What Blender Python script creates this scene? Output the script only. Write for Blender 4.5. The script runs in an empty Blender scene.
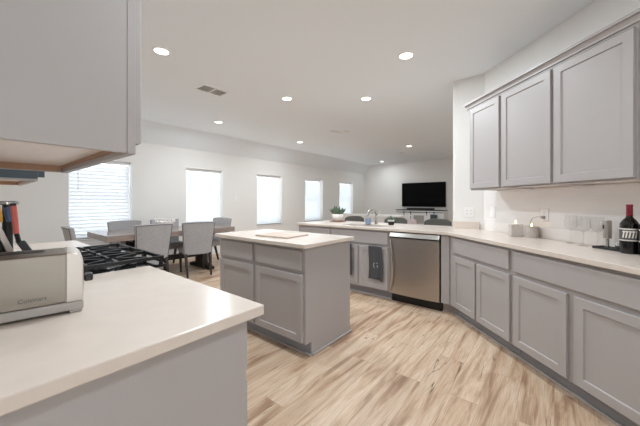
import bpy, bmesh, math, random
from math import sin, cos, pi, radians, sqrt
from mathutils import Vector, Matrix
random.seed(7)
S = bpy.context.scene
COL = S.collection
R2 = sqrt(2.0)

# ------------------------------------------------------------------ camera
H = 1.245
cam = bpy.data.cameras.new('camera')
cam.sensor_width = 36.0
cam.lens = 289.45 * 36.0 / 640.0
cam.shift_y = -11.17 / 640.0
cam.clip_start = 0.02
camo = bpy.data.objects.new('camera', cam)
camo.location = (0, 0, H)
camo.rotation_euler = (pi/2, 0, 0.6805 - pi/2)
COL.objects.link(camo)
S.camera = camo

# ------------------------------------------------------------------ world and exposure
w = bpy.data.worlds.new('sky'); S.world = w; w.use_nodes = True
bg = w.node_tree.nodes['Background']
bg.inputs[0].default_value = (0.88, 0.95, 1.0, 1)
bg.inputs[1].default_value = 7.5
S.view_settings.view_transform = 'Standard'
S.view_settings.look = 'None'
S.view_settings.gamma = 1.0
S.view_settings.use_curve_mapping = False
S.view_settings.exposure = -0.5
DOWNLIGHT_W = 31.0
S.cycles.max_bounces = 14; S.cycles.diffuse_bounces = 9; S.cycles.transparent_max_bounces = 16

# ------------------------------------------------------------------ colours / materials
def lin(c):
    return tuple((v/12.92 if v <= .04045 else ((v+.055)/1.055)**2.4) for v in (c[0]/255, c[1]/255, c[2]/255)) + (1,)
MATS = {}
def mat(name, rgb, rough=.5, metal=0.0, noise=0.0, nscale=30.0, bump=0.0, spec=.5, sheen=0.0, stretch=None):
    m = bpy.data.materials.new(name); m.use_nodes = True
    nt = m.node_tree; b = nt.nodes['Principled BSDF']
    b.inputs['Roughness'].default_value = rough
    b.inputs['Metallic'].default_value = metal
    b.inputs['Specular IOR Level'].default_value = spec
    if sheen: b.inputs['Sheen Weight'].default_value = sheen
    c = lin(rgb)
    b.inputs['Base Color'].default_value = c
    if noise or bump:
        tc = nt.nodes.new('ShaderNodeTexCoord'); mp = nt.nodes.new('ShaderNodeMapping')
        nt.links.new(tc.outputs['Object'], mp.inputs[0])
        if stretch: mp.inputs['Scale'].default_value = stretch
        n = nt.nodes.new('ShaderNodeTexNoise'); n.inputs['Scale'].default_value = nscale
        n.inputs['Detail'].default_value = 4
        nt.links.new(mp.outputs[0], n.inputs['Vector'])
        if noise:
            mx = nt.nodes.new('ShaderNodeMix'); mx.data_type = 'RGBA'
            mx.inputs[6].default_value = tuple(max(0, v*(1-noise)) for v in c[:3])+(1,)
            mx.inputs[7].default_value = tuple(min(1, v*(1+noise)) for v in c[:3])+(1,)
            nt.links.new(n.outputs['Fac'], mx.inputs[0]); nt.links.new(mx.outputs[2], b.inputs['Base Color'])
        if bump:
            bp = nt.nodes.new('ShaderNodeBump'); bp.inputs['Strength'].default_value = bump; bp.inputs['Distance'].default_value = .005
            nt.links.new(n.outputs['Fac'], bp.inputs['Height']); nt.links.new(bp.outputs[0], b.inputs['Normal'])
    MATS[name] = m
    return m
def emit(name, rgb, strength):
    m = bpy.data.materials.new(name); m.use_nodes = True; nt = m.node_tree; nt.nodes.clear()
    e = nt.nodes.new('ShaderNodeEmission'); o = nt.nodes.new('ShaderNodeOutputMaterial')
    e.inputs[0].default_value = lin(rgb); e.inputs[1].default_value = strength
    nt.links.new(e.outputs[0], o.inputs[0]); return m
def glass(name, tint=(1, 1, 1), ior=1.45, edge=1.0):
    m = bpy.data.materials.new(name); m.use_nodes = True; nt = m.node_tree; nt.nodes.clear()
    t = nt.nodes.new('ShaderNodeBsdfTransparent'); g = nt.nodes.new('ShaderNodeBsdfGlossy'); g.inputs['Roughness'].default_value = .02
    t.inputs[0].default_value = tint + (1,)
    lw = nt.nodes.new('ShaderNodeLayerWeight'); lw.inputs[0].default_value = .5
    pw = nt.nodes.new('ShaderNodeMath'); pw.operation = 'POWER'; pw.inputs[1].default_value = 4.0; nt.links.new(lw.outputs['Facing'], pw.inputs[0])
    f = nt.nodes.new('ShaderNodeMath'); f.operation = 'MULTIPLY_ADD'; f.inputs[1].default_value = .6*edge; f.inputs[2].default_value = .06; nt.links.new(pw.outputs[0], f.inputs[0])
    mx = nt.nodes.new('ShaderNodeMixShader'); o = nt.nodes.new('ShaderNodeOutputMaterial')
    nt.links.new(f.outputs[0], mx.inputs[0]); nt.links.new(t.outputs[0], mx.inputs[1]); nt.links.new(g.outputs[0], mx.inputs[2])
    nt.links.new(mx.outputs[0], o.inputs[0]); return m

M_WALL = mat('wall_paint', (231, 229, 226), .9, noise=.015, nscale=3, bump=.03)
M_CEIL = mat('ceiling_paint', (236, 240, 243), .95, noise=.02, nscale=60, bump=.08)
M_TRIM = mat('trim_paint', (238, 238, 238), .5, noise=.01)
M_CAB = mat('cabinet_paint', (169, 164, 163), .42, noise=.015, nscale=8)
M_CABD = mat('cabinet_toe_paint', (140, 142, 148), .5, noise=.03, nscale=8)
M_QUARTZ = mat('quartz', (212, 201, 191), .22, noise=.06, nscale=14)
M_MAPLE = mat('maple_veneer', (243, 229, 219), .22, noise=.06, nscale=4, stretch=(2, 14, 2))
M_OAKEDGE = mat('raw_wood_edge', (168, 132, 106), .55, noise=.12, nscale=6, stretch=(2, 14, 2))
M_STEEL = mat('brushed_steel', (178, 172, 166), .3, 1.0, noise=.06, nscale=6, stretch=(2, 2, 120))
M_STEELV = mat('toaster_steel', (134, 126, 116), .38, 1.0, noise=.05, nscale=5, stretch=(2, 60, 60))
M_CHROME = mat('chrome', (210, 210, 212), .1, 1.0, noise=.01)
M_NICKEL = mat('satin_nickel', (190, 188, 184), .25, 1.0, noise=.02)
M_IRON = mat('cast_iron', (24, 25, 28), .38, noise=.2, nscale=80, bump=.05)
M_ENAMEL = mat('black_enamel', (10, 11, 14), .08, noise=.05)
M_BLACK = mat('black_plastic', (14, 14, 15), .4, noise=.1)
M_SCREEN = mat('tv_screen', (3, 3, 4), .6, noise=.05, spec=.1)
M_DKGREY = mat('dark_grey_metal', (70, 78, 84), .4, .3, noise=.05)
M_GREYPL = mat('grey_plastic', (168, 163, 158), .45, noise=.03)
M_CAPPL = mat('toaster_trim', (196, 188, 180), .35, .4, noise=.03)
M_FAB = mat('grey_upholstery', (162, 160, 161), .9, noise=.24, nscale=45, bump=.25, sheen=.3)
M_PIPE = mat('dark_piping', (104, 102, 104), .85, noise=.1)
M_STOOL = mat('charcoal_upholstery', (84, 82, 76), .9, noise=.25, nscale=60, bump=.3)
M_SOFA = mat('sofa_fabric', (212, 208, 204), .9, noise=.06, nscale=70, bump=.2)
M_PINK = mat('blush_fabric', (205, 188, 188), .9, noise=.06, nscale=70, bump=.2)
M_ESP = mat('espresso_wood', (38, 30, 28), .4, noise=.2, nscale=10, stretch=(10, 10, 1))
M_TABLE = mat('weathered_wood', (146, 131, 124), .13, noise=.28, nscale=5, stretch=(1, 14, 8))
M_TABLE_E = mat('table_edge_wood', (132, 110, 98), .45, noise=.3, nscale=5, stretch=(1, 14, 14))
M_WHITE = mat('white_ceramic', (238, 234, 230), .35, noise=.02)
M_LEAF = mat('succulent_leaf', (84, 104, 82), .5, noise=.35, nscale=25)
M_SOIL = mat('soil', (50, 38, 30), .9, noise=.4, nscale=60)
M_BOARDW = mat('walnut_board', (112, 74, 52), .45, noise=.25, nscale=6, stretch=(2, 12, 2))
M_BOARD = mat('pale_board', (192, 174, 160), .5, noise=.08, nscale=6, stretch=(2, 14, 2))
M_BLUEC = mat('slate_blue_glaze', (150, 164, 190), .35, noise=.05)
M_TOWEL = mat('charcoal_terry', (72, 72, 76), .95, noise=.3, nscale=90, bump=.5)
M_MONO = mat('silver_thread', (176, 176, 178), .7, noise=.1, nscale=90)
M_WINE = mat('dark_bottle_glass', (12, 10, 12), .06, noise=.05)
M_CAPS = mat('red_foil', (128, 22, 40), .35, .2, noise=.08)
M_LABEL = mat('wine_label', (78, 74, 76), .5, noise=.1)
M_LABELW = mat('label_white', (222, 216, 208), .5, noise=.03)
M_STONE = mat('grey_marble', (188, 180, 174), .4, noise=.25, nscale=25)
M_WAX = mat('cream_wax', (240, 226, 206), .5, noise=.02)
M_YEL = mat('mustard_handle', (222, 170, 70), .4, noise=.04)
M_NAVY = mat('steel_blue_handle', (72, 98, 134), .4, noise=.04)
M_CORAL = mat('coral_handle', (214, 108, 96), .4, noise=.04)
M_SLATE = mat('slate_silicone', (66, 68, 72), .5, noise=.06)
M_GLASS = glass('clear_glass', (.98, .98, .98), 1.5)
M_PANE = glass('window_glass', (1, 1, 1), 1.2)
M_LAMP = emit('lamp_glow', (255, 246, 232), 9.0)
M_FLAME = emit('flame', (255, 214, 150), 14.0)

def blind_mat():
    m = bpy.data.materials.new('blind_slat'); m.use_nodes = True; nt = m.node_tree; nt.nodes.clear()
    d = nt.nodes.new('ShaderNodeBsdfDiffuse'); d.inputs[0].default_value = (.9, .91, .92, 1)
    t = nt.nodes.new('ShaderNodeBsdfTranslucent'); t.inputs[0].default_value = (.88, .9, .92, 1)
    x = nt.nodes.new('ShaderNodeMixShader'); x.inputs[0].default_value = .35
    o = nt.nodes.new('ShaderNodeOutputMaterial')
    nt.links.new(d.outputs[0], x.inputs[1]); nt.links.new(t.outputs[0], x.inputs[2]); nt.links.new(x.outputs[0], o.inputs[0])
    return m
M_BLIND = blind_mat()

def floor_mat():
    m = bpy.data.materials.new('plank_floor'); m.use_nodes = True; nt = m.node_tree; N = nt.nodes; L = nt.links
    b = N['Principled BSDF']; b.inputs['Roughness'].default_value = .42
    tc = N.new('ShaderNodeTexCoord')
    br = N.new('ShaderNodeTexBrick'); br.offset = .37; br.offset_frequency = 2
    br.inputs['Scale'].default_value = 1.0
    br.inputs['Brick Width'].default_value = 1.22; br.inputs['Row Height'].default_value = .18
    br.inputs['Mortar Size'].default_value = .0016; br.inputs['Mortar Smooth'].default_value = 0; br.inputs['Bias'].default_value = 0
    br.inputs['Color1'].default_value = (0, 0, 0, 1); br.inputs['Color2'].default_value = (1, 1, 1, 1); br.inputs['Mortar'].default_value = (.5, .5, .5, 1)
    L.new(tc.outputs['Object'], br.inputs['Vector'])
    # per-plank shift of the grain
    sep = N.new('ShaderNodeSeparateColor'); L.new(br.outputs['Color'], sep.inputs[0])
    mul = N.new('ShaderNodeMath'); mul.operation = 'MULTIPLY'; mul.inputs[1].default_value = 37.0; L.new(sep.outputs[0], mul.inputs[0])
    cmb = N.new('ShaderNodeCombineXYZ'); L.new(mul.outputs[0], cmb.inputs[0]); L.new(mul.outputs[0], cmb.inputs[1])
    add = N.new('ShaderNodeVectorMath'); L.new(tc.outputs['Object'], add.inputs[0]); L.new(cmb.outputs[0], add.inputs[1])
    def noise(scale, detail, rough, dist, stretch):
        mp = N.new('ShaderNodeMapping'); mp.inputs['Scale'].default_value = stretch
        L.new(add.outputs[0], mp.inputs[0])
        n = N.new('ShaderNodeTexNoise'); n.inputs['Scale'].default_value = scale; n.inputs['Detail'].default_value = detail
        n.inputs['Roughness'].default_value = rough; n.inputs['Distortion'].default_value = dist
        L.new(mp.outputs[0], n.inputs['Vector']); return n
    def ramp(src, stops):
        r = N.new('ShaderNodeValToRGB'); e = r.color_ramp.elements
        e[0].position, e[0].color = stops[0][0], lin(stops[0][1]); e[1].position, e[1].color = stops[1][0], lin(stops[1][1])
        for p, c in stops[2:]:
            x = e.new(p); x.color = lin(c)
        L.new(src, r.inputs[0]); return r
    def mix(fac, a, c, mode='MIX'):
        x = N.new('ShaderNodeMix'); x.data_type = 'RGBA'; x.blend_type = mode
        if isinstance(fac, float): x.inputs[0].default_value = fac
        else: L.new(fac, x.inputs[0])
        L.new(a, x.inputs[6])
        if isinstance(c, tuple): x.inputs[7].default_value = c
        else: L.new(c, x.inputs[7])
        return x.outputs[2]
    base = ramp(br.outputs['Color'], [(0, (172, 144, 120)), (1, (218, 197, 173)), (.5, (201, 175, 149))])
    broad = noise(1.9, 5, .58, .9, (.6, 5.5, 1))
    rb = ramp(broad.outputs['Fac'], [(.37, (146, 112, 88)), (.58, (220, 199, 176)), (.46, (196, 167, 140))])
    c = mix(.66, base.outputs[0], rb.outputs[0])
    streak = noise(2.6, 8, .62, 1.1, (.55, 8, 1))
    rs = ramp(streak.outputs['Fac'], [(.66, (0, 0, 0)), (.80, (255, 255, 255))])
    c = mix(rs.outputs[0], c, lin((146, 108, 80)))
    fine = noise(4, 6, .6, .2, (1.5, 60, 1))
    rf = ramp(fine.outputs['Fac'], [(.35, (196, 186, 178)), (.6, (255, 255, 255))])
    c = mix(.6, c, rf.outputs[0], 'MULTIPLY')
    knot = noise(5, 3, .5, 1.5, (.5, 2.4, 1))
    rk = ramp(knot.outputs['Fac'], [(.70, (0, 0, 0)), (.77, (255, 255, 255))])
    c = mix(rk.outputs[0], c, lin((104, 76, 58)))
    crk = noise(1.3, 3, .5, .9, (.5, 5.5, 1))
    rc = ramp(crk.outputs['Fac'], [(.487, (0, 0, 0)), (.513, (0, 0, 0)), (.5, (255, 255, 255))])
    msk = noise(1.1, 2, .5, .3, (1, 3, 1)); rm = ramp(msk.outputs['Fac'], [(.54, (0, 0, 0)), (.62, (255, 255, 255))])
    mm = N.new('ShaderNodeMath'); mm.operation = 'MULTIPLY'; L.new(rc.outputs[0], mm.inputs[0]); L.new(rm.outputs[0], mm.inputs[1])
    c = mix(mm.outputs[0], c, lin((96, 70, 52)))
    c = mix(br.outputs['Fac'], c, lin((168, 140, 114)))
    L.new(c, b.inputs['Base Color'])
    bp = N.new('ShaderNodeBump'); bp.inputs['Strength'].default_value = .08; bp.inputs['Distance'].default_value = .002
    L.new(fine.outputs['Fac'], bp.inputs['Height']); L.new(bp.outputs[0], b.inputs['Normal'])
    return m
M_FLOOR = floor_mat()

def tile_mat():
    m = bpy.data.materials.new('white_subway_tile'); m.use_nodes = True; nt = m.node_tree; N = nt.nodes; L = nt.links
    b = N['Principled BSDF']; b.inputs['Roughness'].default_value = .25
    tc = N.new('ShaderNodeTexCoord'); sp = N.new('ShaderNodeSeparateXYZ'); cb = N.new('ShaderNodeCombineXYZ')
    L.new(tc.outputs['Object'], sp.inputs[0]); L.new(sp.outputs[0], cb.inputs[0]); L.new(sp.outputs[2], cb.inputs[1])
    br = N.new('ShaderNodeTexBrick'); br.inputs['Scale'].default_value = 1
    br.inputs['Brick Width'].default_value = .152; br.inputs['Row Height'].default_value = .076; br.inputs['Mortar Size'].default_value = .0012
    br.inputs['Color1'].default_value = lin((228, 224, 222)); br.inputs['Color2'].default_value = lin((231, 228, 226)); br.inputs['Mortar'].default_value = lin((223, 220, 218))
    L.new(cb.outputs[0], br.inputs['Vector']); L.new(br.outputs['Color'], b.inputs['Base Color'])
    return m
M_TILE = tile_mat()

# ------------------------------------------------------------------ mesh helpers
def bm_new(): return bmesh.new()
def add_box(bm, x0, x1, y0, y1, z0, z1, M=None):
    vs = [bm.verts.new(Vector(p) if M is None else M @ Vector(p)) for p in
          ((x0, y0, z0), (x1, y0, z0), (x1, y1, z0), (x0, y1, z0), (x0, y0, z1), (x1, y0, z1), (x1, y1, z1), (x0, y1, z1))]
    for f in ((0, 3, 2, 1), (4, 5, 6, 7), (0, 1, 5, 4), (1, 2, 6, 5), (2, 3, 7, 6), (3, 0, 4, 7)):
        bm.faces.new([vs[i] for i in f])
    return vs
def add_prism(bm, poly, z0, z1, M=None):
    T = (lambda p: Vector(p)) if M is None else (lambda p: M @ Vector(p))
    a = [bm.verts.new(T((x, y, z0))) for x, y in poly]; b = [bm.verts.new(T((x, y, z1))) for x, y in poly]
    n = len(poly)
    bm.faces.new(a[::-1]); bm.faces.new(b)
    for i in range(n): bm.faces.new((a[i], a[(i+1) % n], b[(i+1) % n], b[i]))
def add_prism_holes(bm, outer, holes, z0, z1):
    lay = []
    for z in (z0, z1):
        t = bmesh.new()
        for loop in [outer] + holes:
            vs = [t.verts.new((x, y, z)) for x, y in loop]
            for i in range(len(vs)): t.edges.new((vs[i], vs[(i+1) % len(vs)]))
        bmesh.ops.triangle_fill(t, edges=t.edges[:], use_beauty=True)
        t.verts.index_update()
        mp = {}
        for f in t.faces:
            q = []
            for v in f.verts:
                if v.index not in mp: mp[v.index] = bm.verts.new(v.co)
                q.append(mp[v.index])
            bm.faces.new(q)
        lay.append({(round(v.co.x, 5), round(v.co.y, 5)): v for v in mp.values()})
        t.free()
    for loop in [outer] + holes:
        for i in range(len(loop)):
            p, q = loop[i], loop[(i+1) % len(loop)]
            kp, kq = (round(p[0], 5), round(p[1], 5)), (round(q[0], 5), round(q[1], 5))
            bm.faces.new((lay[0][kp], lay[0][kq], lay[1][kq], lay[1][kp]))
    bmesh.ops.recalc_face_normals(bm, faces=bm.faces[:])
def add_lathe(bm, prof, seg=24, M=None, closed=True):
    """prof: (r, z) pairs, bottom to top"""
    rings = []
    for r, z in prof:
        ring = []
        for i in range(seg):
            a = 2*pi*i/seg; p = Vector((r*cos(a), r*sin(a), z))
            ring.append(bm.verts.new(p if M is None else M @ p))
        rings.append(ring)
    for a, b in zip(rings, rings[1:]):
        for i in range(seg): bm.faces.new((a[i], a[(i+1) % seg], b[(i+1) % seg], b[i]))
    if closed:
        bm.faces.new(rings[0][::-1]); bm.faces.new(rings[-1])
def add_tube(bm, pts, r, seg=10, radii=None):
    pts = [Vector(p) for p in pts]; rings = []
    prev = None
    for i, p in enumerate(pts):
        t = (pts[min(i+1, len(pts)-1)] - pts[max(i-1, 0)]).normalized()
        ref = Vector((0, 0, 1)) if abs(t.z) < .95 else Vector((1, 0, 0))
        u = t.cross(ref).normalized() if prev is None else (prev - t*prev.dot(t)).normalized()
        prev = u; v = t.cross(u)
        rr = radii[i] if radii else r
        rings.append([bm.verts.new(p + (u*cos(2*pi*k/seg) + v*sin(2*pi*k/seg))*rr) for k in range(seg)])
    for a, b in zip(rings, rings[1:]):
        for k in range(seg): bm.faces.new((a[k], a[(k+1) % seg], b[(k+1) % seg], b[k]))
    bm.faces.new(rings[0][::-1]); bm.faces.new(rings[-1])
def add_taper(bm, p0, p1, s0, s1):
    """square bar from p0 (side s0) to p1 (side s1), axis roughly vertical"""
    vs = []
    for p, s in ((p0, s0/2), (p1, s1/2)):
        for dx, dy in ((-1, -1), (1, -1), (1, 1), (-1, 1)): vs.append(bm.verts.new((p[0]+dx*s, p[1]+dy*s, p[2])))
    for f in ((0, 3, 2, 1), (4, 5, 6, 7), (0, 1, 5, 4), (1, 2, 6, 5), (2, 3, 7, 6), (3, 0, 4, 7)): bm.faces.new([vs[i] for i in f])
def add_sheet(bm, nu, nv, front, back):
    """closed shell between two (u,v) surfaces"""
    A = [[bm.verts.new(front(i/nu, j/nv)) for j in range(nv+1)] for i in range(nu+1)]
    B = [[bm.verts.new(back(i/nu, j/nv)) for j in range(nv+1)] for i in range(nu+1)]
    for i in range(nu):
        for j in range(nv):
            bm.faces.new((A[i][j], A[i+1][j], A[i+1][j+1], A[i][j+1]))
            bm.faces.new((B[i][j], B[i][j+1], B[i+1][j+1], B[i+1][j]))
    for i in range(nu):
        bm.faces.new((A[i][0], B[i][0], B[i+1][0], A[i+1][0])); bm.faces.new((A[i][nv], A[i+1][nv], B[i+1][nv], B[i][nv]))
    for j in range(nv):
        bm.faces.new((A[0][j], A[0][j+1], B[0][j+1], B[0][j])); bm.faces.new((A[nu][j], B[nu][j], B[nu][j+1], A[nu][j+1]))
    bmesh.ops.recalc_face_normals(bm, faces=bm.faces[:])

def obj(name, bm, m, parent=None, bevel=0, smooth=False, sub=0, loc=None):
    bmesh.ops.recalc_face_normals(bm, faces=bm.faces[:])
    me = bpy.data.meshes.new(name); bm.to_mesh(me); bm.free()
    o = bpy.data.objects.new(name, me); COL.objects.link(o)
    for x in (m if isinstance(m, (list, tuple)) else [m]): me.materials.append(x)
    if parent: o.parent = parent
    if loc: o.location = loc
    if bevel:
        b = o.modifiers.new('bevel', 'BEVEL'); b.width = bevel; b.segments = 2; b.limit_method = 'ANGLE'; b.angle_limit = radians(40)
    if sub:
        s = o.modifiers.new('sub', 'SUBSURF'); s.levels = sub; s.render_levels = sub
    if smooth:
        for p in me.polygons: p.use_smooth = True
        if not sub:
            try: me.set_sharp_from_angle(angle=radians(38))
            except Exception: pass
    return o
def box_obj(name, dims, m, parent=None, bevel=0):
    bm = bm_new(); add_box(bm, *dims); return obj(name, bm, m, parent, bevel)
def tag(o, label, cat, group=None, kind=None):
    o['label'] = label; o['category'] = cat
    if group: o['group'] = group
    if kind: o['kind'] = kind
    return o
def thing(name, label, cat, loc=(0, 0, 0), rz=0, group=None):
    o = bpy.data.objects.new(name, None); COL.objects.link(o)
    o.empty_display_size = .1
    o.location = loc; o.rotation_euler = (0, 0, rz)
    return tag(o, label, cat, group)
def struct(name, bm, m, parent=None, bevel=0):
    o = obj(name, bm, m, parent, bevel)
    if not parent: o['kind'] = 'structure'
    return o
def dup(root, label, loc=None, rz=None, group=None):
    r = root.copy(); COL.objects.link(r)
    if loc is not None: r.location = loc
    if rz is not None: r.rotation_euler = (0, 0, rz)
    r['label'] = label
    if group: r['group'] = group
    for ch in list(root.children):
        c = ch.copy(); COL.objects.link(c); c.parent = r
        for g in list(ch.children):
            d = g.copy(); COL.objects.link(d); d.parent = c
    return r
def lettering(name, text, size, m, parent, loc, rot, extrude=.0006, shear=0.0):
    cu = bpy.data.curves.new(name, 'FONT'); cu.body = text; cu.size = size; cu.extrude = extrude; cu.align_x = 'CENTER'; cu.align_y = 'CENTER'; cu.shear = shear
    t = bpy.data.objects.new(name, cu); COL.objects.link(t)
    dg = bpy.context.evaluated_depsgraph_get()
    me = bpy.data.meshes.new_from_object(t.evaluated_get(dg))
    bpy.data.objects.remove(t); bpy.data.curves.remove(cu)
    o = bpy.data.objects.new(name, me); COL.objects.link(o); me.materials.clear(); me.materials.append(m)
    o.location = loc; o.rotation_euler = rot; o.parent = parent
    return o

# ================================================================== SETTING
ZC = 2.78; YW = 6.33; XT = 10.85; XL = -.06; ZW = 2.42; YS = 5.97; KW = 3.28
def ks(k, s): return ((s*R2 + k)/2, (s*R2 - k)/2)          # point with x-y=k, (x+y)/sqrt2=s

bm = bm_new(); add_box(bm, -2.2, XT+.15, -3.0, YW+.22, -.08, 0); struct('floor', bm, M_FLOOR)
bm = bm_new(); add_box(bm, -2.2, XT+.15, -3.0, YS, ZC, ZC+.1)
add_prism(bm, [(YS, ZC), (YW, ZW), (YW+.22, ZW), (YW+.22, ZC+.1), (YS, ZC+.1)], -2.2, XT+.15,
          Matrix(((0, 0, 1, 0), (1, 0, 0, 0), (0, 1, 0, 0), (0, 0, 0, 1))))
struct('ceiling', bm, M_CEIL)

WIN = [(1.12, 2.057), (3.11, 4.022), (5.077, 6.013), (7.041, 7.988), (8.982, 9.942)]
WZ0, WZ1, WD = .60, 2.005, .22
bm = bm_new()
xs = XL
for a, b in WIN:
    add_box(bm, xs, a, YW, YW+WD, 0, ZC); add_box(bm, a, b, YW, YW+WD, 0, WZ0); add_box(bm, a, b, YW, YW+WD, WZ1, ZC); xs = b
add_box(bm, xs, XT+.15, YW, YW+WD, 0, ZC)
struct('wall_back', bm, M_WALL)
bm = bm_new(); add_box(bm, XT, XT+.15, .9, YW, 0, ZC); struct('wall_far', bm, M_WALL)
bm = bm_new(); add_box(bm, XL-.14, XL, .72, YW+WD, 0, ZC); struct('wall_left', bm, M_WALL)
bm = bm_new(); add_box(bm, -2.3, -2.2, -3.0, .86, 0, ZC); add_box(bm, -2.2, XL-.14, .72, .86, 0, ZC); struct('wall_side', bm, M_WALL)
bm = bm_new(); add_box(bm, -2.2, -1.2, -3.1, -3.0, 0, ZC); add_box(bm, 1.0, 3.2, -3.1, -3.0, 0, ZC); add_box(bm, -1.2, 1.0, -3.1, -3.0, 2.1, ZC)
struct('wall_front', bm, M_WALL)
fr = bm_new()
for a in (-1.2, -.13, .94): add_box(fr, a, a+.06, -3.08, -3.02, .06, 2.04)
add_box(fr, -1.2, 1.0, -3.08, -3.02, 0, .06); add_box(fr, -1.2, 1.0, -3.08, -3.02, 2.04, 2.1)
dr = struct('added_door_1', fr, M_TRIM)  # unseen glazed door, added so daylight reaches the foreground
g = bm_new(); add_box(g, -1.14, -.13, -3.052, -3.048, .06, 2.04); add_box(g, -.07, .94, -3.052, -3.048, .06, 2.04); obj('pane', g, M_PANE, dr)
# end of the partition wall beside the bar, then the angled kitchen wall
bm = bm_new(); add_box(bm, 3.93, XT, .62, 1.003, 0, ZC); struct('wall_corner', bm, M_WALL)
p0 = ks(KW, 3.262); p1 = ks(KW, -2.2)
bm = bm_new(); add_prism(bm, [p0, p1, ks(KW+.2, -2.2), ks(KW+.2, 3.2)], 0, ZC); struct('wall_right', bm, M_WALL)
for i, (a, b) in enumerate(WIN):
    fr = bm_new(); yy = YW+.195; t = .035
    add_box(fr, a, a+t, yy-.03, yy+.02, WZ0, WZ1); add_box(fr, b-t, b, yy-.03, yy+.02, WZ0, WZ1)
    add_box(fr, a+t, b-t, yy-.03, yy+.02, WZ0, WZ0+t); add_box(fr, a+t, b-t, yy-.03, yy+.02, WZ1-t, WZ1)
    add_box(fr, a+t, b-t, yy-.025, yy+.015, 1.29, 1.325)
    wo = struct('window_%d' % (i+1), fr, M_TRIM)
    g = bm_new(); add_box(g, a+t, b-t, yy, yy+.004, WZ0+t, WZ1-t); obj('pane', g, M_PANE, wo)
    s_ = bm_new(); add_box(s_, a-.01, b+.01, YW-.02, YW+.165, WZ0-.018, WZ0); obj('window_sill', s_, M_TRIM, wo, .003)
bm = bm_new()
add_box(bm, XL, XT, YW-.014, YW, 0, .1); struct('baseboard_back', bm, M_TRIM)
bm = bm_new(); add_box(bm, XT-.014, XT, 1.003, YW-.014, 0, .1); struct('baseboard_far', bm, M_TRIM)
bm = bm_new(); add_box(bm, XL, XL+.014, 3.25, YW-.014, 0, .1); struct('baseboard_left', bm, M_TRIM)

# ---- blinds
BL = ['white horizontal blind over the big window behind the dining table, nearest the range',
      'white horizontal blind on the second window, behind the right end of the dining table',
      'white blind on the middle window of the long wall, above the island',
      'white blind on the fourth window, just left of the potted succulent',
      'white blind on the farthest, narrowest looking window beside the room corner']
for i, (a, b) in enumerate(WIN):
    t = thing('window_blind', BL[i], 'blind', ((a+b)/2, YW+.13, WZ0), 0, 'white blinds in the window row')
    hw = (b-a)/2 - .012; hh = WZ1-WZ0
    box_obj('headrail', (-hw, hw, -.03, .03, hh-.06, hh-.004), M_TRIM, t, .003)
    bm = bm_new(); n = 21; pitch = (hh-.09)/n
    for k in range(n):
        z = .045 + k*pitch; M = Matrix.Translation((0, 0, z)) @ Matrix.Rotation(radians(-64), 4, 'X')
        add_box(bm, -hw+.004, hw-.004, -.042, .042, -.0012, .0012, M)
    obj('slats', bm, M_BLIND, t)
    box_obj('bottom_rail', (-hw+.004, hw-.004, -.025, .025, .003, .02), M_TRIM, t, .003)
    bm = bm_new(); add_tube(bm, [(-hw+.13, -.036, hh-.05), (-hw+.13, -.036, hh-.55)], .004, 6); obj('tilt_wand', bm, M_GREYPL, t)
    bm = bm_new()
    for q in (-.6, .6): add_tube(bm, [(q*hw, -.027, .02), (q*hw, -.027, hh-.05)], .0018, 5)
    obj('ladder_cord', bm, M_TRIM, t)

# ================================================================== CABINETS
def shaker(bm, x0, x1, z0, z1, yf=-.02, rail=.056, flat=False, y1=0.0):
    """door front: outer face at y=yf, facing -y"""
    if flat:
        add_box(bm, x0, x1, yf, y1, z0, z1); return
    def ring(ins, y): return [bm.verts.new(p) for p in ((x0+ins, y, z0+ins), (x1-ins, y, z0+ins), (x1-ins, y, z1-ins), (x0+ins, y, z1-ins))]
    rs = [ring(0, y1), ring(0, yf+.002), ring(.002, yf), ring(rail, yf), ring(rail+.004, yf+.009)]
    for a, b in zip(rs, rs[1:]):
        for i in range(4): bm.faces.new((a[i], a[(i+1) % 4], b[(i+1) % 4], b[i]))
    bm.faces.new(rs[-1]); bm.faces.new(rs[0][::-1])
def base_cabinet(name, label, loc, rz, W, D, drawers, doors, ztop=.88, zbot=.115, group=None, toe_in=.075, extra_left=0, cat='cabinet', shoe=True, well=0, dz=(.70, .855), oz=(.128, .665)):
    t = thing(name, label, cat, (loc[0], loc[1], 0), rz, group)
    bm = bm_new(); add_prism(bm, [(0, zbot), (0, ztop), *([(.05, ztop), (.05, well), (D, well)] if well else [(D, ztop)]), (D, 0), (toe_in+.004, 0), (toe_in+.004, zbot)], 0, W,
                             Matrix(((0, 0, 1, 0), (1, 0, 0, 0), (0, 1, 0, 0), (0, 0, 0, 1))))
    obj('carcass', bm, M_CAB, t, .0015)
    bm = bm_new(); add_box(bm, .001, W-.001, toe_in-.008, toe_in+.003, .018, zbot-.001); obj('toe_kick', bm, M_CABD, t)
    if shoe:
        bm = bm_new(); add_box(bm, 0, W, toe_in-.022, toe_in+.003, 0, .018); obj('shoe_molding', bm, M_CAB, t, .005)
    for a, b in drawers:
        bm = bm_new(); shaker(bm, a, b, dz[0], dz[1], flat=True); obj('drawer', bm, M_CAB, t, .004)
    for a, b in doors:
        bm = bm_new(); shaker(bm, a, b, oz[0], oz[1]); obj('door', bm, M_CAB, t)
    return t
RP = -pi/2; RD = radians(-135); RF = pi/2
# island
isl = base_cabinet('kitchen_island', 'grey kitchen island cabinet with two drawers over two shaker doors', (1.70, 2.713), RP, 1.19, .637,
                   [(.02, .547), (.596, 1.155)], [(.02, .547), (.596, 1.165)], cat='island')
bm = bm_new(); add_box(bm, 1.19, 1.203, .079, .655, 0, .02); obj('shoe_molding', bm, M_CAB, isl, .005)
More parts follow.
